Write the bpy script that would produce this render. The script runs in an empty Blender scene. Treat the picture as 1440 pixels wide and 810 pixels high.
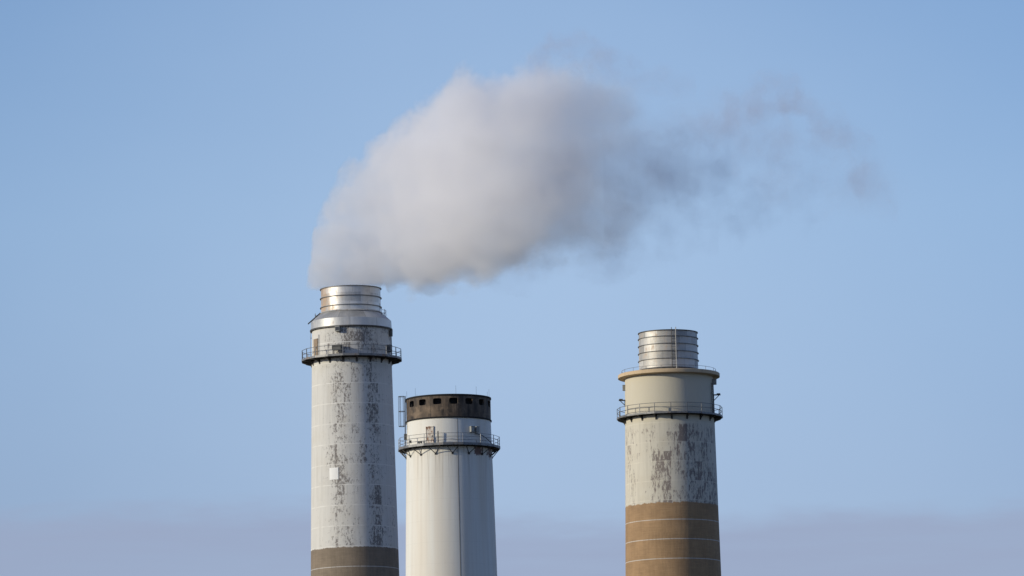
import bpy, math, random
from mathutils import Matrix, Vector

random.seed(7)
SC = bpy.context.scene
COL = SC.collection
R_ = math.radians
sin, cos, pi = math.sin, math.cos, math.pi

# ------------------------------------------------------------------ camera, sky, sun, exposure
F_PX = 8500.0                       # focal length in photo pixels (1440 wide)
PITCH, ROLL = R_(8.0), R_(-1.1)
CAM = Vector((0, 0, 1.7))
cam_d = bpy.data.cameras.new('camera')
cam = bpy.data.objects.new('camera', cam_d); COL.objects.link(cam)
cam_d.sensor_width = 36.0
cam_d.lens = 36.0 * F_PX / 1440.0
cam_d.clip_start, cam_d.clip_end = 1.0, 60000.0
CAM_M = Matrix.Translation(CAM) @ Matrix.Rotation(pi / 2 + PITCH, 4, 'X') @ Matrix.Rotation(ROLL, 4, 'Z')
cam.matrix_world = CAM_M
SC.camera = cam

SUN_EL, SUN_SIDE = R_(16.0), R_(71.0)       # low sun, to the left and a little behind the camera
to_sun = Vector((-sin(SUN_SIDE) * cos(SUN_EL), -cos(SUN_SIDE) * cos(SUN_EL), sin(SUN_EL)))

world = bpy.data.worlds.new('World'); SC.world = world
world.use_nodes = True
wn = world.node_tree; wn.nodes.clear()
def N(nt, typ, ins=None, **props):
    n = nt.nodes.new(typ)
    for k, v in props.items(): setattr(n, k, v)
    for k, v in (ins or {}).items():
        s = n.inputs[k]
        if isinstance(v, bpy.types.NodeSocket): nt.links.new(v, s)
        else: s.default_value = v
    return n
def M(nt, op, a, b=0.0, c=0.0, clamp=False):
    return N(nt, 'ShaderNodeMath', {0: a, 1: b, 2: c}, operation=op, use_clamp=clamp).outputs[0]
def MAP(nt, v, a, b, c=0.0, d=1.0, smooth=True):
    n = N(nt, 'ShaderNodeMapRange', {'Value': v, 'From Min': a, 'From Max': b, 'To Min': c, 'To Max': d})
    if smooth: n.interpolation_type = 'SMOOTHSTEP'
    return n.outputs[0]
def MIX(nt, f, a, b, blend='MIX'):
    n = N(nt, 'ShaderNodeMix', data_type='RGBA', blend_type=blend)
    for i, v in ((0, f), (6, a), (7, b)):
        s = n.inputs[i]
        if isinstance(v, bpy.types.NodeSocket): nt.links.new(v, s)
        else: s.default_value = v if i == 0 else (tuple(v) + (1.0,))[:4]
    return n.outputs[2]
def RAMP(nt, f, stops):
    n = N(nt, 'ShaderNodeValToRGB', {0: f})
    e = n.color_ramp.elements
    while len(e) < len(stops): e.new(0.5)
    for i, (p, c) in enumerate(stops):
        e[i].position = p
        e[i].color = (c, c, c, 1) if not isinstance(c, tuple) else (tuple(c) + (1,))[:4]
    return n.outputs[0]
def NOISE(nt, vec, scale=1.0, detail=4.0, rough=0.55, dist=0.0):
    return N(nt, 'ShaderNodeTexNoise', {'Vector': vec, 'Scale': scale, 'Detail': detail, 'Roughness': rough, 'Distortion': dist}).outputs[0]
def VEC(nt, x, y, z=0.0):
    return N(nt, 'ShaderNodeCombineXYZ', {0: x, 1: y, 2: z}).outputs[0]

sky = N(wn, 'ShaderNodeTexSky', sky_type='NISHITA')
sky.sun_disc = False
sky.sun_elevation = SUN_EL
sky.sun_rotation = math.atan2(to_sun.x, to_sun.y)
sky.altitude = 0.0
sky.air_density, sky.dust_density, sky.ozone_density = 1.0, 0.3, 3.0
wtc = N(wn, 'ShaderNodeTexCoord').outputs['Generated']
wsep = N(wn, 'ShaderNodeSeparateXYZ', {0: wtc})
elev = wsep.outputs[2]                                   # sine of the elevation
tint = RAMP(wn, MAP(wn, elev, 0.0, 0.6, smooth=False), [(0.0, (0.41, 0.38, 0.49)), (0.177, (0.447, 0.415, 0.52)), (0.252, (0.51, 0.495, 0.574)), (0.31, (0.50, 0.494, 0.573)), (0.62, (0.36, 0.37, 0.50)), (1.0, (0.32, 0.34, 0.46))])
skyc = MIX(wn, 1.0, sky.outputs[0], tint, 'MULTIPLY')
skyc = MIX(wn, 1.0, skyc, (1.72, 1.72, 1.72), 'MULTIPLY')
# brightening painted into the sky round the view axis, standing in for lens vignetting
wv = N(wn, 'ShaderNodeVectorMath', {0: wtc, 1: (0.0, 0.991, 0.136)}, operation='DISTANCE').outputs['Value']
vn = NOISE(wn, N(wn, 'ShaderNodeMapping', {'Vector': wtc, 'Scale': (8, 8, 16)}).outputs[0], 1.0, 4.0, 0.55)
vignette_glow = MAP(wn, M(wn, 'ADD', wv, M(wn, 'MULTIPLY_ADD', vn, 0.05, -0.025)), 0.0, 0.125, 0.40, 0.0)
skyc = MIX(wn, vignette_glow, skyc, (3.6, 4.6, 6.0))
# faint layer of lavender cloud lying low over the horizon
cn = NOISE(wn, N(wn, 'ShaderNodeMapping', {'Vector': wtc, 'Scale': (16, 16, 70)}).outputs[0], 1.0, 5.0, 0.6)
edge = M(wn, 'MULTIPLY_ADD', cn, 0.020, 0.0918)
bank = MAP(wn, elev, M(wn, 'SUBTRACT', edge, 0.0035), M(wn, 'ADD', edge, 0.003), 1.0, 0.0)
st = NOISE(wn, N(wn, 'ShaderNodeMapping', {'Vector': wtc, 'Scale': (12, 12, 150)}).outputs[0], 1.0, 4.0, 0.6)
skyc = MIX(wn, M(wn, 'MULTIPLY', bank, MAP(wn, st, 0.3, 0.7, 0.62, 0.88)), skyc, (2.18, 2.60, 3.68))
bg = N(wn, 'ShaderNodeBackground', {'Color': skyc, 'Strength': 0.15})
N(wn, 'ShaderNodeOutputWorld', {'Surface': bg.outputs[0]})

sun_d = bpy.data.lights.new('sun', 'SUN'); sun = bpy.data.objects.new('sun', sun_d); COL.objects.link(sun)
sun_d.energy, sun_d.angle, sun_d.color = 3.25, R_(0.5), (1.0, 0.925, 0.745)
sun.rotation_euler = to_sun.to_track_quat('Z', 'Y').to_euler()
sun.location = (-300, 200, 300)

SC.view_settings.view_transform = 'Standard'
SC.view_settings.look = 'None'
SC.view_settings.exposure = 0.0
SC.view_settings.gamma = 1.0
SC.view_settings.use_curve_mapping = False
SC.render.engine = 'CYCLES'
cy = SC.cycles
cy.use_denoising = True
cy.max_bounces, cy.diffuse_bounces, cy.glossy_bounces, cy.volume_bounces = 48, 3, 3, 48
cy.volume_step_rate = 0.35
cy.volume_max_steps = 256
cy.sample_clamp_indirect = 8.0

# ------------------------------------------------------------------ measuring: a photo pixel to a point at distance D
RAY = CAM_M.to_3x3()
def at(px, py, D):
    d = RAY @ Vector(((px - 720.0) / F_PX, (405.0 - py) / F_PX, -1.0))
    return CAM + d * (D / d.y)

# ------------------------------------------------------------------ mesh helpers
class MB:
    def __init__(s): s.v, s.f, s.uv, s.sm = [], [], {}, set()
    def add(s, vs, fs, smooth=False, uvs=None):
        o = len(s.v); s.v += [tuple(p) for p in vs]
        for i, f in enumerate(fs):
            if smooth: s.sm.add(len(s.f))
            if uvs: s.uv[len(s.f)] = uvs[i]
            s.f.append([o + k for k in f])
        return s
    def box(s, c, sx, sy, sz, rz=0.0):
        m = Matrix.Rotation(rz, 3, 'Z'); c = Vector(c); vs = []
        for z in (-.5, .5):
            for x, y in ((-.5, -.5), (.5, -.5), (.5, .5), (-.5, .5)):
                vs.append(c + m @ Vector((x * sx, y * sy, z * sz)))
        return s.add(vs, [(3, 2, 1, 0), (4, 5, 6, 7), (0, 1, 5, 4), (1, 2, 6, 5), (2, 3, 7, 6), (3, 0, 4, 7)])
    def tube(s, pts, r, n=6, closed=False):
        pts = [Vector(p) for p in pts]; L = len(pts); vs = []
        for i, p in enumerate(pts):
            a = pts[(i - 1) % L] if closed or i else pts[0]
            b = pts[(i + 1) % L] if closed or i < L - 1 else pts[-1]
            t = (b - a).normalized()
            u = t.cross(Vector((0, 0, 1)))
            if u.length < 1e-3: u = t.cross(Vector((0, 1, 0)))
            u.normalize(); w = t.cross(u).normalized()
            vs += [p + r * (cos(2 * pi * k / n) * u + sin(2 * pi * k / n) * w) for k in range(n)]
        fs = []
        for i in range(L if closed else L - 1):
            j = (i + 1) % L
            for k in range(n):
                k2 = (k + 1) % n
                fs.append((i * n + k, j * n + k, j * n + k2, i * n + k2))
        if not closed: fs += [tuple(range(n)), tuple(range((L - 1) * n, L * n))[::-1]]
        return s.add(vs, fs, smooth=False)
    def lathe(s, prof, n=96, smooth=True, closed=False, Ruv=4.6, join=False):
        """prof: (r, z) list, turned about the local z axis; angle 0 faces the camera side; uv in metres"""
        if not join and (len(prof) > 2 or closed):      # every course with its own edges, so creases stay crisp
            for i in range(len(prof) if closed else len(prof) - 1):
                s.lathe([prof[i], prof[(i + 1) % len(prof)]], n, smooth, False, Ruv, True)
            return s
        vs, fs, uvs = [], [], []
        L = len(prof)
        for (r, z) in prof:
            for k in range(n):
                a = -pi + 2 * pi * k / n
                vs.append((r * sin(a), -r * cos(a), z))
        for i in range(L if closed else L - 1):
            j = (i + 1) % L
            for k in range(n):
                k2 = (k + 1) % n
                fs.append((i * n + k, i * n + k2, j * n + k2, j * n + k))
                a0 = -pi + 2 * pi * k / n; a1 = a0 + 2 * pi / n
                z0, z1 = prof[i][1], prof[j][1]
                uvs.append(((a0 * Ruv, z0), (a1 * Ruv, z0), (a1 * Ruv, z1), (a0 * Ruv, z1)))
        return s.add(vs, fs, smooth, uvs)
    def build(s, name, mat, parent=None, loc=(0, 0, 0), rz=0.0):
        me = bpy.data.meshes.new(name)
        me.from_pydata(s.v, [], s.f)
        if s.uv:
            ul = me.uv_layers.new(name='UVMap')
            for pi_, p in enumerate(me.polygons):
                q = s.uv.get(pi_)
                if q:
                    for li, c in zip(p.loop_indices, q): ul.data[li].uv = c
        for i in s.sm: me.polygons[i].use_smooth = True
        me.update()
        me.materials.append(mat)
        return link(name, me, parent, loc, rz)
def link(name, me, parent=None, loc=(0, 0, 0), rz=0.0):
    o = bpy.data.objects.new(name, me); COL.objects.link(o)
    o.location = loc; o.rotation_euler = (0, 0, rz)
    if parent: o.parent = parent
    return o
def repeat(src, parent, rz):
    c = src.copy(); COL.objects.link(c); c.parent = parent; c.rotation_euler = (0, 0, rz); return c
def pol(r, deg, z):
    a = R_(deg); return Vector((r * sin(a), -r * cos(a), z))
def arc(r, z, d0=-180.0, d1=180.0, n=60):
    return [pol(r, d0 + (d1 - d0) * i / n, z) for i in range(n + 1)]

# ------------------------------------------------------------------ materials
def new_mat(name):
    m = bpy.data.materials.new(name); m.use_nodes = True
    nt = m.node_tree; nt.nodes.clear()
    return m, nt
def finish(nt, color, rough=0.7, metal=0.0, bump=None, bump_d=0.02, spec=0.4):
    p = N(nt, 'ShaderNodeBsdfPrincipled', {'Base Color': color if isinstance(color, bpy.types.NodeSocket) else tuple(color) + (1,),
                                           'Roughness': rough, 'Metallic': metal, 'Specular IOR Level': spec})
    if bump is not None:
        b = N(nt, 'ShaderNodeBump', {'Height': bump, 'Strength': 0.6, 'Distance': bump_d})
        nt.links.new(b.outputs[0], p.inputs['Normal'])
    N(nt, 'ShaderNodeOutputMaterial', {'Surface': p.outputs[0]})

def steel(name, base, rough, metal, vary=0.25, rust=0.0, rust_c=(0.22, 0.12, 0.06), scale=2.5):
    m, nt = new_mat(name)
    tc = N(nt, 'ShaderNodeTexCoord').outputs['Object']
    mp = N(nt, 'ShaderNodeMapping', {'Vector': tc, 'Scale': (1, 1, 0.4)}).outputs[0]
    n = NOISE(nt, mp, scale, 5, 0.65)
    dark = tuple(c * (1 - vary) for c in base); light = tuple(min(1, c * (1 + vary)) for c in base)
    c = MIX(nt, MAP(nt, n, 0.3, 0.7), dark, light)
    if rust:
        n2 = NOISE(nt, mp, scale * 0.7, 6, 0.7)
        c = MIX(nt, M(nt, 'MULTIPLY', MAP(nt, n2, 0.62 - 0.2 * rust, 0.72 - 0.1 * rust), 0.85), c, rust_c)
    finish(nt, c, rough, metal, n, 0.01)
    return m

def uvz(nt):
    s = N(nt, 'ShaderNodeSeparateXYZ', {0: N(nt, 'ShaderNodeUVMap', uv_map='UVMap').outputs[0]})
    return s.outputs[0], s.outputs[1]

def shaft_mat(name, paint, under, brown, z_brown, z_top_clean, z0, pitch, dens_stops, r_ref, peel_bias, line_amt, bline=0.62, su=3.0, sv=1.4, zone=None, dens_b=None, top=None):
    """old painted concrete cast in lifts: worn paint above, bare brown concrete below; u along the wall, v up (metres)"""
    m, nt = new_mat(name)
    u, v = uvz(nt)
    lift = M(nt, 'DIVIDE', M(nt, 'SUBTRACT', v, z0), pitch)
    pu = M(nt, 'FLOOR', M(nt, 'DIVIDE', u, 0.83)); pv = M(nt, 'FLOOR', M(nt, 'MULTIPLY', lift, 2.0))
    pr = N(nt, 'ShaderNodeTexWhiteNoise', {'Vector': VEC(nt, pu, pv)}, noise_dimensions='2D').outputs[0]
    pr2 = N(nt, 'ShaderNodeTexWhiteNoise', {'Vector': VEC(nt, pu, M(nt, 'FLOOR', lift), 3.0)}, noise_dimensions='3D').outputs[0]
    n1 = NOISE(nt, VEC(nt, M(nt, 'MULTIPLY', u, su), M(nt, 'MULTIPLY', v, sv)), 1.0, 7, 0.72)
    n2 = NOISE(nt, VEC(nt, M(nt, 'MULTIPLY', u, su * 3.3), M(nt, 'MULTIPLY', v, sv * 3.3), 5.0), 1.0, 4, 0.7)
    th = MAP(nt, u, -pi * r_ref / 2, pi * r_ref / 2, 0, 1, False)
    dens = RAMP(nt, th, dens_stops)
    if zone:                                         # wear differs above and below
        zf = MAP(nt, v, zone[0], zone[1])
        dens = M(nt, 'ADD', M(nt, 'MULTIPLY', dens, M(nt, 'SUBTRACT', 1.0, zf)), M(nt, 'MULTIPLY', RAMP(nt, th, dens_b), zf))
    n = M(nt, 'ADD', M(nt, 'MULTIPLY', n1, 0.68), M(nt, 'MULTIPLY', n2, 0.32))
    s = M(nt, 'ADD', n, M(nt, 'MULTIPLY', dens, 0.24))
    s = M(nt, 'ADD', s, M(nt, 'MULTIPLY_ADD', pr, 0.08, -0.04))
    s = M(nt, 'ADD', s, M(nt, 'MULTIPLY_ADD', pr2, 0.06, -0.03))
    if z_top_clean is not None:
        s = M(nt, 'SUBTRACT', s, MAP(nt, v, z_top_clean - 0.6, z_top_clean + 0.2, 0.0, 0.25))
    peel = MAP(nt, s, peel_bias, peel_bias + 0.085)
    # the paint itself: grey runs, patchy dirt
    run = NOISE(nt, VEC(nt, M(nt, 'MULTIPLY', u, 3.2), M(nt, 'MULTIPLY', v, 0.14), 2.0), 1.0, 5, 0.65)
    blot = NOISE(nt, VEC(nt, M(nt, 'MULTIPLY', u, 0.5), M(nt, 'MULTIPLY', v, 0.35), 8.0), 1.0, 5, 0.6)
    pc = MIX(nt, M(nt, 'MULTIPLY', MAP(nt, run, 0.42, 0.75), 0.38), paint, tuple(c * 0.62 for c in paint))
    pc = MIX(nt, M(nt, 'MULTIPLY', MAP(nt, blot, 0.45, 0.75), 0.30), pc, (paint[0] * 0.80, paint[1] * 0.74, paint[2] * 0.64))
    uc = MIX(nt, n2, tuple(c * 0.75 for c in under), tuple(c * 1.3 for c in under))
    c = MIX(nt, M(nt, 'MULTIPLY', peel, 0.92), pc, uc)
    if top:                                          # unpainted head of the shaft
        c = MIX(nt, M(nt, 'MULTIPLY', MAP(nt, v, z_top_clean - 0.2, z_top_clean + 0.3), MAP(nt, blot, 0.2, 0.6, 0.5, 1.0)), c, top)
        line_amt = M(nt, 'MULTIPLY', MAP(nt, v, z_top_clean - 0.2, z_top_clean, 1.0, 0.0), line_amt)
    fr = M(nt, 'FRACT', lift)
    joint = M(nt, 'SUBTRACT', 1.0, MAP(nt, M(nt, 'ABSOLUTE', M(nt, 'SUBTRACT', fr, 0.5)), 0.466, 0.484, 1.0, 0.0))
    jn = MAP(nt, NOISE(nt, VEC(nt, M(nt, 'MULTIPLY', u, 0.9), M(nt, 'MULTIPLY', v, 0.45), 4.0), 1.0, 4, 0.6), 0.32, 0.6)
    c = MIX(nt, M(nt, 'MULTIPLY', M(nt, 'MULTIPLY', joint, jn), line_amt), c, tuple(min(0.85, x * 1.15) for x in paint))
    if brown:
        ragged = M(nt, 'ADD', M(nt, 'MULTIPLY_ADD', pr2, 0.10, -0.05), M(nt, 'MULTIPLY_ADD', NOISE(nt, VEC(nt, u, M(nt, 'MULTIPLY', v, 0.3)), 2.5, 5, 0.7), 0.5, -0.25))
        bm = MAP(nt, M(nt, 'ADD', v, ragged), z_brown - 0.05, z_brown + 0.05, 1.0, 0.0)
        board = NOISE(nt, VEC(nt, M(nt, 'MULTIPLY', u, 0.7), M(nt, 'MULTIPLY', v, 9.0)), 1.0, 4, 0.6)
        bl = NOISE(nt, VEC(nt, M(nt, 'MULTIPLY', u, 0.6), M(nt, 'MULTIPLY', v, 0.5), 6.0), 1.0, 6, 0.65)
        fl = NOISE(nt, VEC(nt, M(nt, 'MULTIPLY', u, 5.0), M(nt, 'MULTIPLY', v, 0.3), 6.0), 1.0, 4, 0.6)
        t = M(nt, 'ADD', M(nt, 'MULTIPLY', board, 0.3), M(nt, 'ADD', M(nt, 'MULTIPLY', bl, 0.45), M(nt, 'MULTIPLY', fl, 0.25)))
        bc = MIX(nt, MAP(nt, t, 0.3, 0.7), tuple(x * 0.74 for x in brown), tuple(x * 1.25 for x in brown))
        bc = MIX(nt, M(nt, 'MULTIPLY', pr2, 0.18), bc, tuple(x * 0.7 for x in brown))
        jb = M(nt, 'SUBTRACT', 1.0, MAP(nt, M(nt, 'ABSOLUTE', M(nt, 'SUBTRACT', fr, 0.5)), 0.474, 0.486, 1.0, 0.0))
        fade = MAP(nt, fl, 0.3, 0.55, 0.55, 1.0)
        bc = MIX(nt, M(nt, 'MULTIPLY', M(nt, 'MULTIPLY', jb, fade), bline), bc, (0.62, 0.60, 0.57))
        c = MIX(nt, bm, c, bc)
    hb = M(nt, 'ADD', M(nt, 'MULTIPLY', peel, -0.5), M(nt, 'MULTIPLY', n1, 0.5))
    finish(nt, c, 0.82, 0.0, hb, 0.03, 0.3)
    return m

def flue_mat(name, base, rust_stops, z0, ring, r_ref, metal=0.75, rough=0.42, wide=2.1):
    """weathered sheet steel in riveted courses"""
    m, nt = new_mat(name)
    u, v = uvz(nt)
    pv = M(nt, 'FLOOR', M(nt, 'DIVIDE', M(nt, 'SUBTRACT', v, z0), ring))
    us = M(nt, 'ADD', M(nt, 'DIVIDE', u, wide), M(nt, 'MULTIPLY', pv, 0.43))
    pr = N(nt, 'ShaderNodeTexWhiteNoise', {'Vector': VEC(nt, M(nt, 'FLOOR', us), pv)}, noise_dimensions='2D').outputs[0]
    seam = MAP(nt, M(nt, 'ABSOLUTE', M(nt, 'SUBTRACT', M(nt, 'FRACT', us), 0.5)), 0.488, 0.496)
    run = NOISE(nt, VEC(nt, M(nt, 'MULTIPLY', u, 2.8), M(nt, 'MULTIPLY', v, 0.5)), 1.0, 6, 0.7)
    blot = NOISE(nt, VEC(nt, M(nt, 'MULTIPLY', u, 0.9), M(nt, 'MULTIPLY', v, 0.9), 3.0), 1.0, 6, 0.65)
    t = M(nt, 'ADD', M(nt, 'MULTIPLY', pr, 0.3), M(nt, 'ADD', M(nt, 'MULTIPLY', run, 0.35), M(nt, 'MULTIPLY', blot, 0.35)))
    c = MIX(nt, MAP(nt, t, 0.25, 0.7), tuple(x * 0.62 for x in base), tuple(x * 1.2 for x in base))
    th = MAP(nt, u, -pi * r_ref / 2, pi * r_ref / 2, 0, 1, False)
    rd = RAMP(nt, th, rust_stops)
    rs = MAP(nt, M(nt, 'ADD', M(nt, 'ADD', M(nt, 'MULTIPLY', run, 0.5), M(nt, 'MULTIPLY', blot, 0.5)), M(nt, 'MULTIPLY', rd, 0.25)), 0.56, 0.78)
    c = MIX(nt, M(nt, 'MULTIPLY', rs, 0.7), c, (0.42, 0.25, 0.11))
    c = MIX(nt, M(nt, 'MULTIPLY', seam, 0.55), c, tuple(x * 0.3 for x in base))
    ro = M(nt, 'ADD', M(nt, 'MULTIPLY', blot, 0.25), rough - 0.12)
    me = M(nt, 'MULTIPLY', M(nt, 'SUBTRACT', 1.0, rs), metal)
    p_h = M(nt, 'ADD', M(nt, 'MULTIPLY', blot, 0.6), M(nt, 'MULTIPLY', pr, 0.3))
    finish(nt, c, ro, me, p_h, 0.05)
    return m

def band_mat(name):
    m, nt = new_mat(name)
    u, v = uvz(nt)
    run = NOISE(nt, VEC(nt, M(nt, 'MULTIPLY', u, 1.6), M(nt, 'MULTIPLY', v, 0.35)), 1.0, 6, 0.7)
    blot = NOISE(nt, VEC(nt, M(nt, 'MULTIPLY', u, 0.7), M(nt, 'MULTIPLY', v, 0.8), 3.0), 1.0, 6, 0.65)
    fine = NOISE(nt, VEC(nt, M(nt, 'MULTIPLY', u, 6.0), M(nt, 'MULTIPLY', v, 2.0), 1.0), 1.0, 5, 0.7)
    c = MIX(nt, MAP(nt, run, 0.3, 0.7), (0.030, 0.025, 0.022), (0.165, 0.118, 0.08))
    c = MIX(nt, M(nt, 'MULTIPLY', MAP(nt, blot, 0.5, 0.68), 0.6), c, (0.27, 0.195, 0.13))
    c = MIX(nt, M(nt, 'MULTIPLY', MAP(nt, fine, 0.5, 0.75), 0.45), c, (0.05, 0.04, 0.035))
    seam = MAP(nt, M(nt, 'ABSOLUTE', M(nt, 'SUBTRACT', M(nt, 'FRACT', M(nt, 'DIVIDE', M(nt, 'ADD', u, 1.65), 2.6)), 0.5)), 0.488, 0.496)
    c = MIX(nt, M(nt, 'MULTIPLY', seam, 0.8), c, (0.03, 0.025, 0.02))
    # soot darkens the top edge of the sheet
    finish(nt, c, 0.75, 0.15, fine, 0.03)
    return m

def plain_mat(name, base, rough=0.8, vary=0.15, scale=3.0, stain=None, stain_amt=0.4, metal=0.0):
    m, nt = new_mat(name)
    tc = N(nt, 'ShaderNodeTexCoord').outputs['Object']
    mp = N(nt, 'ShaderNodeMapping', {'Vector': tc, 'Scale': (1, 1, 0.45)}).outputs[0]
    n = NOISE(nt, mp, scale, 6, 0.65)
    c = MIX(nt, n, tuple(x * (1 - vary) for x in base), tuple(x * (1 + vary) for x in base))
    if stain:
        n2 = NOISE(nt, mp, scale * 1.7, 6, 0.7)
        c = MIX(nt, MAP(nt, n2, 0.62 - 0.25 * stain_amt, 0.70 - 0.2 * stain_amt), c, stain)
    finish(nt, c, rough, metal, n, 0.02)
    return m

DARK = steel('dark_galvanised_steel', (0.075, 0.072, 0.068), 0.6, 0.35, 0.3, 0.4, (0.10, 0.06, 0.04))
GREYST = steel('grey_galvanised_steel', (0.20, 0.20, 0.20), 0.55, 0.4, 0.25, 0.2)
PALEST = steel('pale_painted_steel', (0.45, 0.44, 0.42), 0.6, 0.1, 0.2, 0.25)
BLACK = plain_mat('sooty_black', (0.015, 0.014, 0.013), 0.9, 0.3)
BOX_DK = plain_mat('dark_box_paint', (0.10, 0.10, 0.095), 0.6, 0.3, 6.0)
BOX_GR = plain_mat('grey_box_paint', (0.30, 0.30, 0.28), 0.6, 0.2, 6.0)
GLASS_DK = plain_mat('dark_lamp_glass', (0.05, 0.05, 0.055), 0.25, 0.2)

# ------------------------------------------------------------------ ground
gm, gt = new_mat('grassy_ground')
gtc = N(gt, 'ShaderNodeTexCoord').outputs['Object']
g1 = NOISE(gt, gtc, 0.02, 6, 0.6)
g2 = NOISE(gt, gtc, 0.6, 6, 0.7)
gc = MIX(gt, MAP(gt, g1, 0.35, 0.65), (0.06, 0.065, 0.03), (0.11, 0.09, 0.06))
gc = MIX(gt, M(gt, 'MULTIPLY', g2, 0.5), gc, (0.07, 0.07, 0.04))
finish(gt, gc, 0.95, 0.0, g2, 0.2, 0.2)
gb = MB(); nring = 96
gv = [(0, 650, 0)]; gf = []
radii = [60, 200, 500, 1200, 4000, 12000, 40000]
for r in radii: gv += [(r * cos(2 * pi * k / nring), 650 + r * sin(2 * pi * k / nring), 0) for k in range(nring)]
for k in range(nring): gf.append((0, 1 + k, 1 + (k + 1) % nring))
for i in range(len(radii) - 1):
    for k in range(nring):
        k2 = (k + 1) % nring; a = 1 + i * nring; b = a + nring
        gf.append((a + k, b + k, b + k2, a + k2))
gb.add(gv, gf)
ground = gb.build('ground', gm); ground['kind'] = 'structure'

# ------------------------------------------------------------------ chimney kit
class Stack:
    def __init__(s, label, D, ax, ay):
        s.D = D
        p = at(ax, ay, D)
        s.x, s.ax = p.x, ax
        s.e = bpy.data.objects.new('chimney', None); COL.objects.link(s.e)
        s.e.location = (p.x, D, 0)
        s.e.empty_display_size = 5
        s.e['label'] = label; s.e['category'] = 'chimney'; s.e['group'] = 'power station chimneys'
    def axis_px(s, y):                              # photo x of the axis at photo row y
        x = s.ax
        for _ in range(4): x += (s.x - at(x, y, s.D).x) / (at(x + 1, y, s.D).x - at(x, y, s.D).x)
        return x
    def z(s, y): return at(s.axis_px(y), y, s.D).z
    def r(s, px, y):
        x = s.axis_px(y); return (at(x + px, y, s.D) - at(x, y, s.D)).length
    def ang(s, x, y, rpx):                          # angle round the axis of something seen at photo x
        u = max(-0.999, min(0.999, (x - s.axis_px(y)) / rpx)); return math.degrees(math.asin(u))

def shaft(st, mat, rows, hollow=True):
    """rows: (photo row, radius px) from the top down; carried to the ground with the same taper"""
    prof = [(st.r(rp, y), st.z(y)) for y, rp in rows]
    (r1, z1), (r0, z0) = prof[-1], prof[-2] if len(prof) < 3 else prof[-3]
    k = (r1 - r0) / (z1 - z0)
    n = 14
    low = [(r1 + k * (z1 * (i / n - 1) + 0) + 0 - 0 if False else r1 - k * (z1 - z1 * (1 - i / n)), z1 * (1 - i / n)) for i in range(1, n + 1)]
    prof = prof + low
    prof = prof[::-1]
    b = MB()
    b.lathe(prof, 128, join=True)
    return b.build('shaft', mat, st.e), prof

def platform(st, z, r_in, r_out, seg, rail_h, posts, phase, bphase, nb, mat, rail_mat, post_mat, fascia=0.2,
             rails=(1.0, 0.52), bracket='knee', post_r=0.035, rail_r=0.03, fascia_mat=None):
    def ring(ro, ri, z0, z1):
        b = MB(); vs = []
        for k in range(seg):
            d = phase + 360.0 * k / seg
            vs += [pol(ri, d, z0), pol(ro, d, z0), pol(ro, d, z1), pol(ri, d, z1)]
        fs = []
        for k in range(seg):
            a, c = k * 4, ((k + 1) % seg) * 4
            for i in range(4):
                j = (i + 1) % 4
                fs.append((a + i, a + j, c + j, c + i)[::-1])
        return b.add(vs, fs)
    deck = ring(r_out, r_in, z - 0.09, z).build('platform', mat, st.e)
    ring(r_out + 0.03, r_out - 0.03, z - fascia + 0.02, z + 0.08).build('kick_plate', fascia_mat or mat, deck)
    ring(r_in + 0.16, r_in + 0.06, z - fascia - 0.05, z - 0.092).build('ring_beam', mat, deck)
    # rails follow the straight sides between the posts
    for h in rails:
        pts = [pol(r_out - 0.05, phase + 360.0 * k / posts, z + rail_h * h) for k in range(posts)]
        MB().tube(pts, rail_r, 6, True).build('handrail' if h == rails[0] else 'mid_rail', rail_mat, deck)
    pb = MB()
    p0 = pol(r_out - 0.05, 0, z)
    pb.box(p0 + Vector((0, 0, rail_h / 2 - 0.05)), post_r * 2, post_r * 2, rail_h + 0.1)
    pb.box(p0 + Vector((0, 0.01, 0.06)), 0.15, 0.05, 0.1)
    first = pb.build('railing_post', post_mat, deck, rz=R_(phase))
    for k in range(1, posts): repeat(first, deck, R_(phase + 360.0 * k / posts))
    bb = MB()
    w = r_out - r_in
    if bracket == 'knee':                            # plate cantilever with a tapering web
        t = 0.045
        A = [(r_in + 0.01, z - 0.093), (r_out - 0.1, z - 0.093), (r_out - 0.1, z - 0.22), (r_in + 0.25, z - 0.42), (r_in + 0.01, z - 0.75)]
        vs = [(t, -a, h) for a, h in A] + [(-t, -a, h) for a, h in A]
        n = len(A)
        bb.add(vs, [tuple(range(n)), tuple(range(n, 2 * n))[::-1]] + [(i, n + i, n + (i + 1) % n, (i + 1) % n) for i in range(n)])
        bb.box((0, -(r_in + 0.035), z - 0.48), 0.2, 0.06, 0.5)
    else:                                            # strutted bracket: two legs meeting at a foot on the wall
        foot = Vector((0, -(r_in + 0.07), z - 1.0))
        for sx in (-0.75, 0.75):
            bb.tube([foot, Vector((sx, -(r_out - 0.12), z - 0.14))], 0.045, 5)
        bb.box((0, -(r_in + 0.05), z - 1.0), 0.22, 0.09, 0.22)
        bb.box((0, -(r_in + w / 2), z - 0.15), 0.09, w - 0.1, 0.11)
    fb = bb.build('bracket', mat, deck, rz=R_(bphase))
    for k in range(1, nb): repeat(fb, deck, R_(bphase + 360.0 * k / nb))
    return deck

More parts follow.
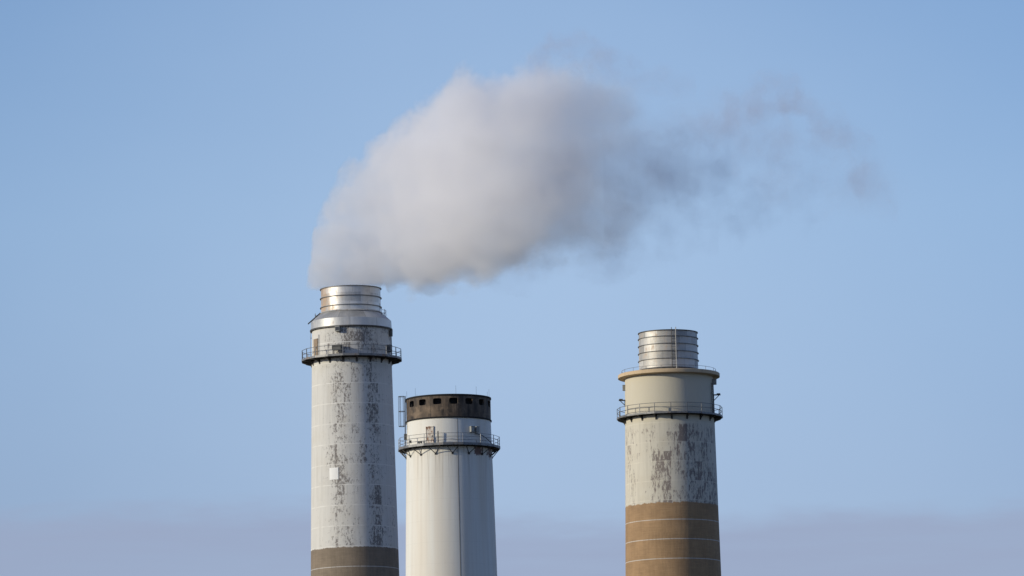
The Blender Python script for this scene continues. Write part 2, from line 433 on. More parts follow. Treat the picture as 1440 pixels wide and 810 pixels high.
def wall_box(name, st, parent, mat, r, deg, z, w, h, d, lens=None, gap=0.0):
    b = MB(); b.box((0, -(r + d / 2 + gap), z), w, d, h)
    b.box((0, -(r + d + gap + 0.012), z), w * 0.82, 0.02, h * 0.8)
    b.box((0, -(r + d / 2 + gap), z + h / 2 + 0.015), w + 0.06, d + 0.06, 0.03)
    if gap: b.box((0, -(r + gap / 2), z), w * 0.3, gap, h * 0.3)
    o = b.build(name, mat, parent, rz=R_(deg))
    if lens: MB().box((0, -(r + d + gap + 0.03), z), w * 0.7, 0.015, h * 0.66).build('lens', lens, o)
    return o

def ladder(name, parent, mat, r0, r1, deg, z0, z1, w=0.45, rail=0.03, off=0.2, rung_mat=None, step=0.3):
    b = MB()
    def P(x, z):
        r = r0 + (r1 - r0) * (z - z0) / (z1 - z0) + off
        return Vector((x, -r, z))
    for x in (-w / 2, w / 2): b.tube([P(x, z0), P(x, z1)], rail, 6)
    n = int((z1 - z0) / step)
    for k in range(1, n): b.tube([P(-w / 2, z0 + k * step), P(w / 2, z0 + k * step)], rail * 0.6, 5)
    for k in range(0, n, 8):
        for x in (-w / 2, w / 2):
            q = P(x, z0 + k * step + 0.15); b.tube([q, q + Vector((0, off, 0))], rail * 0.7, 5)
    return b.build(name, mat, parent, rz=R_(deg))

# ================================================================== LEFT CHIMNEY (steam rising from it)
A = Stack('tall peeling white chimney with silver cap, smoke pouring from its top', 670.0, 494.0, 465.0)
zt = A.z(407.3); zfb = A.z(441.2); zsk = A.z(452.9); zsb = A.z(464.8); zp = A.z(506.5)
z_line = A.z(802.0)                                  # white pour line in the brown part
PITCH_A = (A.z(573.0) - A.z(802.0)) / 8.0
th = lambda d: (d + 90.0) / 180.0
matA = shaft_mat('worn_white_concrete', (0.63, 0.61, 0.565), (0.175, 0.155, 0.14), (0.225, 0.178, 0.13), A.z(774.6), None, z_line, PITCH_A,
                 [(0.0, 0.08), (th(-50), 0.22), (th(-27), 0.50), (th(-22), 0.72), (th(-12), 0.70), (th(-6), 0.48), (th(12), 0.50),
                  (th(22), 0.55), (th(27), 0.78), (th(38), 0.8), (th(45), 0.42), (1.0, 0.3)],
                 4.6, 0.655, 0.9, 0.62, 4.6, 2.1, (A.z(500), A.z(494)),
                 [(0.0, 0.1), (th(-50), 0.2), (th(-30), 0.55), (th(-8), 0.8), (th(25), 0.85), (th(45), 0.6), (th(62), 0.5), (1.0, 0.3)])
shaftA, profA = shaft(A, matA, [(466.0, 55.3), (500.0, 55.9), (515.0, 56.3), (645.0, 59.0), (775.0, 61.6), (810.0, 62.2)])
def wallA(z):
    for (ra, za), (rb, zb) in zip(profA, profA[1:]):
        if za <= z <= zb: return ra + (rb - ra) * (z - za) / (zb - za)
    return profA[-1][0]
rf = A.r(41.9, 425)
flA = flue_mat('weathered_silver_sheet', (0.62, 0.605, 0.58), [(0.0, 0.95), (th(-60), 1.0), (th(-45), 0.75), (th(-28), 0.45), (th(-10), 0.2), (th(10), 0.1), (1.0, 0.1)],
               zfb, (zt - zfb) / 2.7, 3.4, 0.5, 0.42)
fb = MB(); fb.lathe([(rf, zfb - 0.4), (rf, zt), (rf - 0.12, zt), (rf - 0.12, zt - 6.0)], 96, Ruv=rf)
flueA = fb.build('flue', flA, A.e)
MB().lathe([(rf + 0.003, zt - 0.02), (rf + 0.12, zt - 0.02), (rf + 0.12, zt + 0.05), (rf - 0.05, zt + 0.05), (rf - 0.05, zt + 0.003)], 96, Ruv=rf).build('rim', GREYST, flueA)
for y in (420.2, 433.2):
    zz = A.z(y)
    MB().lathe([(rf + 0.003, zz - 0.04), (rf + 0.13, zz - 0.04), (rf + 0.13, zz + 0.03), (rf + 0.003, zz + 0.03)], 96, Ruv=rf).build('stiffener_ring', GREYST, flueA)
MB().lathe([(rf + 0.01, zfb + 0.12), (rf + 0.22, zfb - 0.03), (rf + 0.01, zfb - 0.12)], 96, Ruv=rf).build('collar', PALEST, flueA)
rc = A.r(56.3, 455); rs = A.r(56.9, 460)
capm = flue_mat('silver_cap_sheet', (0.52, 0.515, 0.50), [(0.0, 0.1), (1.0, 0.0)], zsb, (zsk - zsb) * 1.02, 4.5, 0.35, 0.46, 3.2)
cb = MB(); cb.lathe([(rf + 0.02, zfb), (rf + (rc - rf) * 0.55, zsk + (zfb - zsk) * 0.52), (rc - 0.08, zsk + 0.08)], 96, True, Ruv=rc)
cb.lathe([(rc - 0.08, zsk + 0.08), (rc, zsk), (rs, zsb)], 96, True, Ruv=rc)
capA = cb.build('cap', capm, A.e)
MB().lathe([(rs - 0.12, zsb + 0.05), (rs + 0.10, zsb + 0.05), (rs + 0.10, zsb - 0.10), (rs - 0.12, zsb - 0.10)], 96, Ruv=rc, closed=True).build('drip_ring', DARK, capA)
# handrail stanchions and the ladder lying on the cone
for d in (62, 74, 84, 98, 112):
    p = pol(rc - 0.55, d, zsk + 0.25); b = MB(); b.tube([p, p + Vector((0, 0, 1.0))], 0.028, 5); b.build('stanchion', GREYST, capA)
for d in (-104, -92, -80):
    p = pol(rc - 0.45, d, zsk + 0.2); b = MB(); b.tube([p, p + Vector((0, 0, 0.75))], 0.028, 5); b.build('stanchion', GREYST, capA)
MB().tube(arc(rc - 0.55, zsk + 1.1, 62, 112, 10), 0.025, 5).tube(arc(rc - 0.55, zsk + 0.75, 62, 112, 10), 0.02, 5).build('handrail', GREYST, capA)
MB().tube(arc(rc - 0.45, zsk + 0.9, -104, -80, 6), 0.025, 5).build('handrail', GREYST, capA)
lb = MB()
for sx in (-0.22, 0.22):
    lb.tube([Vector((sx, -(rf + 0.1), zfb + 0.12)), Vector((sx, -(rc + 0.35), zsk - 0.15))], 0.05, 5)
for k in range(6):
    t = (k + .5) / 6; lb.tube([Vector((-0.22, -(rf + 0.1 + (rc + 0.25 - rf) * t), zfb + 0.12 + (zsk - 0.27 - zfb) * t)), Vector((0.22, -(rf + 0.1 + (rc + 0.25 - rf) * t), zfb + 0.12 + (zsk - 0.27 - zfb) * t))], 0.03, 5)
lb.build('cone_ladder', DARK, A.e, rz=R_(-88))
rpo = A.r(70.8, 507)
pfA = platform(A, zp, wallA(zp) + 0.01, rpo, 20, 1.06, 20, 9.5, 8.8, 18, DARK, GREYST, GREYST, 0.17, fascia_mat=GREYST)
# things bolted to the head of this chimney
rw = wallA(zp + 1.5)
db = MB(); dz0, dz1 = zp + 0.12, zp + 2.2
db.box((0, -(rw + 0.02), (dz0 + dz1) / 2), 0.95, 0.1, dz1 - dz0)
doorA = db.build('door', plain_mat('rusty_tan_door', (0.30, 0.23, 0.16), 0.75, 0.2, 4.0, (0.22, 0.13, 0.08)), A.e, rz=R_(-62))
MB().box((0.3, -(rw + 0.09), (dz0 + dz1) / 2), 0.05, 0.05, 0.2).build('handle', DARK, doorA)
zb = A.z(465.0 + 4.3)
wall_box('floodlight', A, A.e, BOX_GR, wallA(zb), A.ang(477.2, 466, 55.5), zb, 0.52, 0.56, 0.42, GLASS_DK)
zb = A.z(472.0)
wall_box('junction_box', A, A.e, BOX_DK, wallA(zb), 76, zb, 0.55, 0.6, 0.3)
wall_box('junction_box', A, A.e, BOX_DK, wallA(zp + 1.0), 68, zp + 1.0, 0.7, 0.75, 0.35)
mb = MB(); mb.box((0, -(wallA(zp) + 0.55), zp + 0.82), 1.05, 0.5, 0.55)
mb.box((0, -(wallA(zp) + 0.55), zp + 1.115), 1.12, 0.58, 0.04); mb.box((0, -(wallA(zp) + 0.81), zp + 0.82), 0.9, 0.02, 0.42)
for sx in (-0.42, 0.42):
    for sy in (-0.2, 0.2): mb.box((sx, -(wallA(zp) + 0.55 + sy), zp + 0.28), 0.06, 0.06, 0.55)
mb.build('control_cabinet', BOX_DK, A.e, rz=R_(A.ang(476.2, 500, 62)))
ladder('ladder', A.e, GREYST, wallA(zp), wallA(zsb), -88, zp, zsb - 0.1, 0.42, 0.025, 0.16)
MB().tube([pol(wallA(zp) + 0.08, 84, zp), pol(wallA(zsb) + 0.08, 84, zsb - 0.1)], 0.05, 6).build('conduit', GREYST, A.e)
MB().tube([pol(wallA(zp) + 0.06, -53, zp), pol(wallA(zsb) + 0.06, -53, zp + 2.6)], 0.035, 6).build('conduit', PALEST, A.e)
zq = A.z(671.5)
qa = A.ang(471.4, 668, 59.5); qb = MB()
hw = A.r(6.9, 668) / wallA(zq); zh = (A.z(663.0) - A.z(679.6)) / 2
vs = []; nq = 6
for i in range(nq + 1):
    a = -hw + 2 * hw * i / nq
    for rr in (wallA(zq) - 0.05, wallA(zq) + 0.06):
        for s in (-1, 1): vs.append((rr * sin(a), -rr * cos(a), zq + s * zh))
fs = [(0, 1, 3, 2), (nq * 4, nq * 4 + 2, nq * 4 + 3, nq * 4 + 1)]
for i in range(nq):
    a, c = i * 4, i * 4 + 4
    fs += [(a + 2, c + 2, c + 3, a + 3)[::-1], (a, a + 1, c + 1, c)[::-1], (a + 1, a + 3, c + 3, c + 1)[::-1], (a, c, c + 2, a + 2)[::-1]]
qb.add(vs, fs).build('access_panel', plain_mat('fresh_white_panel', (0.80, 0.79, 0.76), 0.5, 0.05), A.e, rz=R_(qa))['label'] = 'clean white square panel on the peeling wall'

# ================================================================== MIDDLE CHIMNEY (white, sooty crown with openings)
B = Stack('shorter smooth white chimney with a soot-dark crown of square openings', 640.0, 631.0, 594.0)
zt = B.z(561.8); zb0 = B.z(593.3); zp = B.z(630.8)
def white_mat():
    m, nt = new_mat('smooth_white_paint')
    u, v = uvz(nt)
    run = NOISE(nt, VEC(nt, M(nt, 'MULTIPLY', u, 2.6), M(nt, 'MULTIPLY', v, 0.07)), 1.0, 5, 0.6)
    wide = NOISE(nt, VEC(nt, M(nt, 'MULTIPLY', u, 0.45), M(nt, 'MULTIPLY', v, 0.03), 5.0), 1.0, 3, 0.5)
    fine = NOISE(nt, VEC(nt, M(nt, 'MULTIPLY', u, 3.0), M(nt, 'MULTIPLY', v, 3.0), 9.0), 1.0, 6, 0.7)
    c = MIX(nt, M(nt, 'MULTIPLY', MAP(nt, run, 0.42, 0.75), 0.30), (0.74, 0.72, 0.655), (0.52, 0.48, 0.41))
    c = MIX(nt, M(nt, 'MULTIPLY', MAP(nt, wide, 0.4, 0.65), 0.50), c, (0.66, 0.57, 0.45))
    c = MIX(nt, M(nt, 'MULTIPLY', MAP(nt, fine, 0.55, 0.8), 0.25), c, (0.5, 0.46, 0.4))
    # drips under the platform
    drip = NOISE(nt, VEC(nt, M(nt, 'MULTIPLY', u, 4.5), M(nt, 'MULTIPLY', v, 0.12), 3.0), 1.0, 4, 0.6)
    dm = M(nt, 'MULTIPLY', MAP(nt, v, zp - 7.0, zp - 0.4), MAP(nt, v, zp - 0.2, zp + 0.1, 1.0, 0.0))
    c = MIX(nt, M(nt, 'MULTIPLY', M(nt, 'MULTIPLY', MAP(nt, drip, 0.46, 0.7), dm), 0.55), c, (0.36, 0.31, 0.25))
    fr = M(nt, 'FRACT', M(nt, 'DIVIDE', v, 2.29))
    j = MAP(nt, M(nt, 'ABSOLUTE', M(nt, 'SUBTRACT', fr, 0.5)), 0.484, 0.494)
    c = MIX(nt, M(nt, 'MULTIPLY', j, 0.13), c, (0.45, 0.42, 0.38))
    # rust-red scars where paint and concrete have come away under the deck
    sc = None
    n = NOISE(nt, VEC(nt, M(nt, 'MULTIPLY', u, 1.6), M(nt, 'MULTIPLY', v, 1.6), 1.0), 1.0, 6, 0.75)
    for (deg, dz, wu, wz) in ((43.0, -0.55, 0.62, 0.62), (70.0, -0.60, 0.72, 0.65)):
        uu = M(nt, 'DIVIDE', M(nt, 'SUBTRACT', u, R_(deg) * 4.6), wu); vv = M(nt, 'DIVIDE', M(nt, 'SUBTRACT', v, zp + dz), wz)
        d = M(nt, 'SQRT', M(nt, 'ADD', M(nt, 'MULTIPLY', uu, uu), M(nt, 'MULTIPLY', vv, vv)))
        k = MAP(nt, M(nt, 'ADD', d, M(nt, 'MULTIPLY_ADD', n, 4.4, -2.2)), 0.9, 1.1, 1.0, 0.0)
        sc = k if sc is None else M(nt, 'MAXIMUM', sc, k)
    c = MIX(nt, M(nt, 'MULTIPLY', sc, 0.9), c, (0.13, 0.055, 0.042))
    finish(nt, c, 0.6, 0.0, fine, 0.012, 0.35)
    return m
WH = white_mat()
shaftB, profB = shaft(B, WH, [(594.0, 59.2), (631.0, 60.1), (690.0, 61.7), (750.0, 63.1), (810.0, 64.4)])
def wallB(z):
    for (ra, za), (rb, zb_) in zip(profB, profB[1:]):
        if za <= z <= zb_: return ra + (rb - ra) * (z - za) / (zb_ - za)
    return profB[-1][0]
# crown: a sheet ring pierced by sixteen round-cornered openings, with real thickness
rb_ = B.r(59.4, 575)
BAND = band_mat('sooty_rust_sheet')
def crown():
    b = MB(); nw = 16; per = 2 * pi / nw
    hw = R_(5.9); zc = zt - (zt - zb0) * 0.285; hh = (zt - zb0) * 0.135
    K = 8; SUB = 4
    inner_t = 0.18
    def put(loop_pts, r): return [(r * sin(a), -r * cos(a), z) for a, z in loop_pts]
    n_ring = 24
    for k in range(nw):
        a0 = R_(7.65) + per * k
        inn, out = [], []
        for i in range(n_ring):
            t = 2 * pi * i / n_ring
            c, s_ = cos(t), sin(t)
            e = 0.42
            inn.append((a0 + hw * math.copysign(abs(c) ** e, c), zc + hh * math.copysign(abs(s_) ** e, s_)))
            q = max(abs(c), abs(s_))
            oz = (zt if s_ > 0 else zb0)
            ox = a0 + per / 2 * c / q
            oz = zc + ((zt - zc) if s_ > 0 else (zc - zb0)) * s_ / q
            out.append((ox, oz))
        for r, flip in ((rb_, False), (rb_ - inner_t, True)):
            levels = [inn] + [[(ia + (oa - ia) * f, iz + (oz - iz) * f) for (ia, iz), (oa, oz) in zip(inn, out)] for f in (0.33, 0.66, 1.0)]
            vs = []; uv = []
            for L in levels: vs += put(L, r); uv += [(a * 4.6, z) for a, z in L]
            fs, us = [], []
            for l in range(3):
                for i in range(n_ring):
                    j = (i + 1) % n_ring
                    f = (l * n_ring + i, (l + 1) * n_ring + i, (l + 1) * n_ring + j, l * n_ring + j)
                    if flip: f = f[::-1]
                    fs.append(f); us.append([uv[q] for q in f])
            b.add(vs, fs, True, us)
        va = put(inn, rb_) + put(inn, rb_ - inner_t)
        b.add(va, [(i, (i + 1) % n_ring, n_ring + (i + 1) % n_ring, n_ring + i)[::-1] for i in range(n_ring)], False,
              [[(inn[0][0] * 4.6, zc)] * 4 for _ in range(n_ring)])
    return b
crn = crown().build('crown', BAND, B.e)
MB().lathe([(rb_ + 0.003, zt - 0.10), (rb_ + 0.07, zt - 0.10), (rb_ + 0.07, zt + 0.06), (rb_ - 0.22, zt + 0.06), (rb_ - 0.22, zt - 0.10), (rb_ - 0.185, zt - 0.10)], 96).build('rim', BLACK, crn)
MB().lathe([(rb_ + 0.003, zb0 + 0.09), (rb_ + 0.09, zb0 + 0.05), (rb_ + 0.09, zb0 - 0.07), (rb_ - 0.1, zb0 - 0.07)], 96).build('base_ring', BLACK, crn)
MB().lathe([(rb_ - 0.55, zt - 7), (rb_ - 0.55, zt - 0.02), (rb_ - 0.75, zt - 0.02), (rb_ - 0.75, zt - 7)], 72).build('lining', BLACK, B.e)
for d in (-90, -51.5, 11.3, 42.9, 80, 110, 150, 190, 230):
    p = pol(rb_ - 0.08, d, zt); MB().tube([p, p + Vector((0, 0, 0.95))], 0.012, 5).build('lightning_rod', DARK, crn)
rpo = B.r(72.0, 631)
pfB = platform(B, zp, wallB(zp) + 0.01, rpo, 16, 1.08, 16, -6.0, 5.0, 16, DARK, GREYST, PALEST, 0.2, (1.0, 0.66, 0.33), 'strut', 0.03, 0.022, GREYST)
rw = wallB(zp + 1.2)
db = MB(); db.box((0, -(rw + 0.01), zp + 0.95), 0.78, 0.1, 1.75)
for sx in (-0.42, 0.42): db.box((sx, -(rw + 0.03), zp + 0.95), 0.07, 0.14, 1.85)
db.box((0, -(rw + 0.03), zp + 1.9), 0.91, 0.14, 0.07)
doorB = db.build('door', plain_mat('flaking_rusty_door', (0.58, 0.53, 0.46), 0.7, 0.2, 2.2, (0.24, 0.115, 0.06), 0.55), B.e, rz=R_(B.ang(605.4, 612, 60)))
doorB['label'] = 'white door flaking to rust'
MB().box((0.28, -(rw + 0.09), zp + 0.9), 0.05, 0.05, 0.16).build('handle', DARK, doorB)
zz = zp + 1.55
for d in (B.ang(662.6, 603, 60), B.ang(669.3, 603, 60)):
    wall_box('floodlight', B, B.e, BOX_GR, wallB(zz), d, zz, 0.40, 0.58, 0.34, None, 0.08)
wall_box('junction_box', B, B.e, BOX_DK, wallB(zp + 1.25), -84, zp + 1.25, 0.4, 0.6, 0.25)
wall_box('junction_box', B, B.e, BOX_DK, wallB(zp + .55), B.ang(578.4, 620, 60), zp + 0.55, 0.16, 0.24, 0.14)
lad = ladder('ladder', B.e, DARK, wallB(zp), rb_, -80, zp, zt + 0.35, 0.44, 0.03, 0.16)
cg = MB()
rr = rb_ + 0.16
zc0, zc1 = zt - 2.9, zt + 0.3
def hoop(z):
    return [Vector((0.36 * sin(t), -(rr + 0.42 - 0.42 * cos(t) if False else rr + 0.36 * (1 - cos(t))), z)) for t in [R_(x) for x in range(40, 321, 20)]]
for z in (zc0, (zc0 + zc1) / 2, zc1): cg.tube(hoop(z), 0.03, 5)
for i in (1, 4, 7, 10, 13):
    cg.tube([hoop(zc0)[i], hoop(zc1)[i]], 0.022, 5)
cg.build('cage', DARK, lad)
st0 = pol(rpo - 0.55, -13, zp); MB().tube([st0, st0 + Vector((0, 0, 1.35))], 0.06, 6).build('vent_pipe', DARK, B.e)
# cable looping down to the deck on the shaded side
MB().tube([pol(wallB(zp) + 0.1 + 0.5 * (i / 10) ** 2, 38 + 24 * i / 10, zp + 1.12 - 0.95 * (i / 10) ** 2.2) for i in range(11)], 0.04, 6).build('cable', DARK, B.e)
for d in (-54, -50, -45):
    wall_box('junction_box', B, B.e, BOX_DK, wallB(zp + .4), d + 10, zp + 0.32, 0.14, 0.16, 0.12)
# vertical conduit clipped down the front
cd = 12.3
def strip(name, zs, rad, half, proud, mat):
    b = MB(); vs = []
    for z in zs:
        for d, p in ((-half, -0.02), (-half * 0.8, proud), (half * 0.8, proud), (half, -0.02)):
            q = pol(rad(z) + p, cd, z); t = Vector((cos(R_(cd)), sin(R_(cd)), 0)); vs.append(q + t * d)
    fs = [(i * 4 + k, i * 4 + 4 + k, i * 4 + 5 + k, i * 4 + 1 + k) for i in range(len(zs) - 1) for k in range(3)]
    return b.add(vs, fs).build(name, mat, B.e)
strip('conduit', [zp - 0.1 - i * (zp - 1.0) / 30 for i in range(31)], wallB, 0.06, 0.008, plain_mat('painted_conduit', (0.26, 0.24, 0.21), 0.7, 0.3, 2.0))
strip('conduit', [zb0 - 0.08, zp + 0.9, zp], wallB, 0.06, 0.008, plain_mat('painted_conduit_upper', (0.40, 0.38, 0.34), 0.7, 0.2))

# ================================================================== RIGHT CHIMNEY (flared ledge, banded flue)
C_ = Stack('worn white and brown chimney with round tan ledge under a banded steel flue', 695.0, 940.6, 532.0)
zt = C_.z(468.9); zfb = C_.z(517.5); zd1 = C_.z(526.6); zd0 = C_.z(531.6); zp = C_.z(587.6)
z_line = C_.z(763.9); PITCH_C = (C_.z(736.1) - C_.z(790.7)) / 2.0
matC = shaft_mat('worn_cream_concrete', (0.60, 0.56, 0.47), (0.20, 0.165, 0.15), (0.345, 0.222, 0.12), C_.z(712.8), zp - 0.9, z_line, PITCH_C,
                 [(0.0, 0.25), (th(-60), 0.40), (th(-45), 0.18), (th(-32), 0.22), (th(-24), 0.62), (th(-2), 0.85), (th(0), 0.40), (th(8), 0.6),
                  (th(20), 0.7), (th(50), 0.65), (th(70), 0.5), (1.0, 0.3)],
                 4.6, 0.63, 0.5, 0.70, 4.0, 0.9, (C_.z(655), C_.z(630)),
                 [(0.0, 0.3), (th(-62), 0.55), (th(-52), 0.35), (th(-40), 0.15), (th(-30), 0.3), (th(-8), 0.25), (th(0), 0.5), (th(8), 0.72), (th(24), 0.8), (th(50), 0.62), (th(70), 0.4), (1.0, 0.2)], (0.57, 0.52, 0.41))
shaftC, profC = shaft(C_, matC, [(531.5, 61.9), (560.0, 62.5), (600.0, 63.1), (725.0, 65.5), (770.0, 66.5), (810.0, 67.3)])
def wallC(z):
    for (ra, za), (rb, zb_) in zip(profC, profC[1:]):
        if za <= z <= zb_: return ra + (rb - ra) * (z - za) / (zb_ - za)
    return profC[-1][0]
rl = C_.r(71.6, 530)
LEDGE = plain_mat('tan_concrete_ledge', (0.58, 0.44, 0.28), 0.8, 0.15, 1.2, (0.35, 0.25, 0.16), 0.1)
w = wallC(zd0 - 0.01)
ledge = MB().lathe([(w + 0.003, zd0 - 0.08), (rl, zd0), (rl, zd1 - 0.06), (rl - 0.06, zd1), (2.9, zd1 + 0.20), (2.9, zd0 - 0.08)], 96).build('ledge', LEDGE, C_.e)
rf = C_.r(41.0, 490)
MB().lathe([(rf + 0.065, zd1 + 0.50), (rf + 0.26, zd1 + 0.38), (rf + 0.32, zd1 + 0.12), (rf + 0.02, zd1 + 0.12)], 96).build('flashing', DARK, ledge)
for d in range(-170, 190, 20):
    p = pol(rl - 0.45, d, zd1 + 0.02); MB().tube([p, p + Vector((0, 0, 0.42))], 0.022, 5).build('stanchion', GREYST, ledge)
MB().tube(arc(rl - 0.45, zd1 + 0.44, -180, 180, 36)[:-1], 0.02, 5, True).build('guard_cable', GREYST, ledge)
flC = flue_mat('dull_steel_sheet', (0.50, 0.485, 0.455), [(0.0, 0.3), (th(-30), 0.3), (th(0), 0.25), (1.0, 0.15)], zt - 4 * (C_.z(478.0) - C_.z(488.0)) - 0.72, (C_.z(478.0) - C_.z(488.0)), 3.4, 0.28, 0.54, 1.8)
fb = MB(); fb.lathe([(rf + 0.06, zd1 + 0.1), (rf, zt), (rf - 0.12, zt), (rf - 0.12, zt - 6.0)], 96, Ruv=rf)
flueC = fb.build('flue', flC, C_.e)
MB().lathe([(rf + 0.003, zt - 0.05), (rf + 0.10, zt - 0.05), (rf + 0.10, zt + 0.04), (rf - 0.05, zt + 0.04), (rf - 0.05, zt + 0.003)], 96).build('rim', DARK, flueC)
for y in (477.3, 487.6, 498.0, 508.4):
    zz = C_.z(y); t = (zt - zz) / (zt - zd1); rr = rf + 0.06 * t
    MB().lathe([(rr + 0.003, zz - 0.035), (rr + 0.12, zz - 0.035), (rr + 0.12, zz + 0.03), (rr + 0.003, zz + 0.03)], 96).build('stiffener_ring', GREYST, flueC)
l2 = MB()
for sx in (-0.25,): l2.tube([(sx, -(rf + 0.27), zd1 + 0.15), (sx, -(rf + 0.22), zt + 0.25)], 0.035, 6)
for k in range(12): l2.tube([(-0.25, -(rf + 0.25), zd1 + 0.4 + 0.3 * k), (0.25, -(rf + 0.25), zd1 + 0.4 + 0.3 * k)], 0.016, 5)
l2 = l2.build('flue_ladder', DARK, C_.e, rz=R_(9.2))
MB().tube([(0.25, -(rf + 0.27), zd1 + 0.15), (0.25, -(rf + 0.22), zt + 0.28)], 0.05, 6).build('bright_rail', steel('bright_steel_rail', (0.45, 0.44, 0.42), 0.55, 0.2, 0.1), l2)
rpo = C_.r(74.4, 587)
pfC = platform(C_, zp, wallC(zp) + 0.01, rpo, 20, 1.10, 20, 0.0, 1.0, 18, DARK, GREYST, GREYST, 0.15, (1.0, 0.55), fascia_mat=GREYST)
zz = C_.z(545.0)
wall_box('junction_box', C_, C_.e, BOX_GR, wallC(zz), -86, zz, 0.5, 0.62, 0.26)
zz = C_.z(540.0)
wall_box('junction_box', C_, C_.e, BOX_GR, wallC(zz), 78, zz, 0.6, 0.6, 0.42)
def lamp_arm(deg, zz, reach):
    b = MB(); r = wallC(zz)
    b.box((0, -(r + reach / 2), zz), 0.5, reach, 0.09)
    b.tube([(0, -(r + reach * 0.8), zz - 0.05), (0, -(r + 0.03), zz - 0.05 - reach * 0.75)], 0.045, 5)
    b.box((0, -(r + 0.035), zz - 0.35), 0.16, 0.06, 0.8)
    o = b.build('lamp_bracket', DARK, C_.e, rz=R_(deg))
    MB().box((0, -(r + reach - 0.22), zz + 0.10), 0.45, 0.4, 0.11).build('lamp', BOX_DK, o)
lamp_arm(-85, C_.z(562.5), 0.72); lamp_arm(83, C_.z(557.5), 0.80)
ladder('ladder', C_.e, DARK, wallC(zp), wallC(zd0), 69, zp, zd0 - 0.9, 0.45, 0.035, 0.16)
MB().tube([pol(wallC(zp) + 0.07, 78, zp), pol(wallC(zd0) + 0.07, 78, zd0 - 0.4)], 0.06, 6).build('conduit', DARK, C_.e)

# ================================================================== SMOKE
KM = (at(721, 300, 670) - at(720, 300, 670)).length           # metres per photo pixel at the plume
mouth = at(492.4, 405, 670.0)
XR = 66.0                                                       # metres covered by the plume curves
def lx(px, py=None): return (px - 492.4) * KM
def lz(py): return (405.0 - py) * KM * 1.010
UP = [(428, 396), (437, 350), (447, 312), (462, 285), (480, 252), (500, 230), (530, 203), (575, 168), (610, 146), (652, 111), (690, 128), (730, 126), (770, 108), (800, 100), (835, 110),
      (870, 136), (905, 156), (940, 165), (970, 164), (1000, 156), (1020, 150), (1040, 146)]
LO = [(428, 402), (437, 406), (447, 424), (530, 424), (550, 408), (570, 410), (600, 418), (650, 420), (690, 416), (740, 412), (770, 404), (800, 400), (840, 404), (870, 402), (900, 380), (940, 352), (970, 336), (1000, 324), (1020, 316), (1040, 312)]
DN = [(428, 1.0), (680, 1.0), (740, 0.85), (790, 0.58), (830, 0.40), (870, 0.27), (910, 0.165), (950, 0.08), (1000, 0.025), (1040, 0.0)]
X0, X1 = lx(428), lx(1040); Z0, Z1 = lz(430), lz(60)
def interp(tab, x):
    if x <= tab[0][0]: return tab[0][1]
    for (a, va), (b, vb) in zip(tab, tab[1:]):
        if x <= b: return va + (vb - va) * (x - a) / (b - a)
    return tab[-1][1]
def fcurve(nt, v, pts, handle='AUTO'):
    n = N(nt, 'ShaderNodeFloatCurve', {'Value': v})
    cv = n.mapping.curves[0]
    while len(cv.points) < len(pts): cv.points.new(0.5, 0.5)
    for p, (x, y) in zip(cv.points, pts): p.location = (x, y); p.handle_type = 'VECTOR' if handle == 'VECTOR' else 'AUTO'
    n.mapping.update()
    return n.outputs[0]
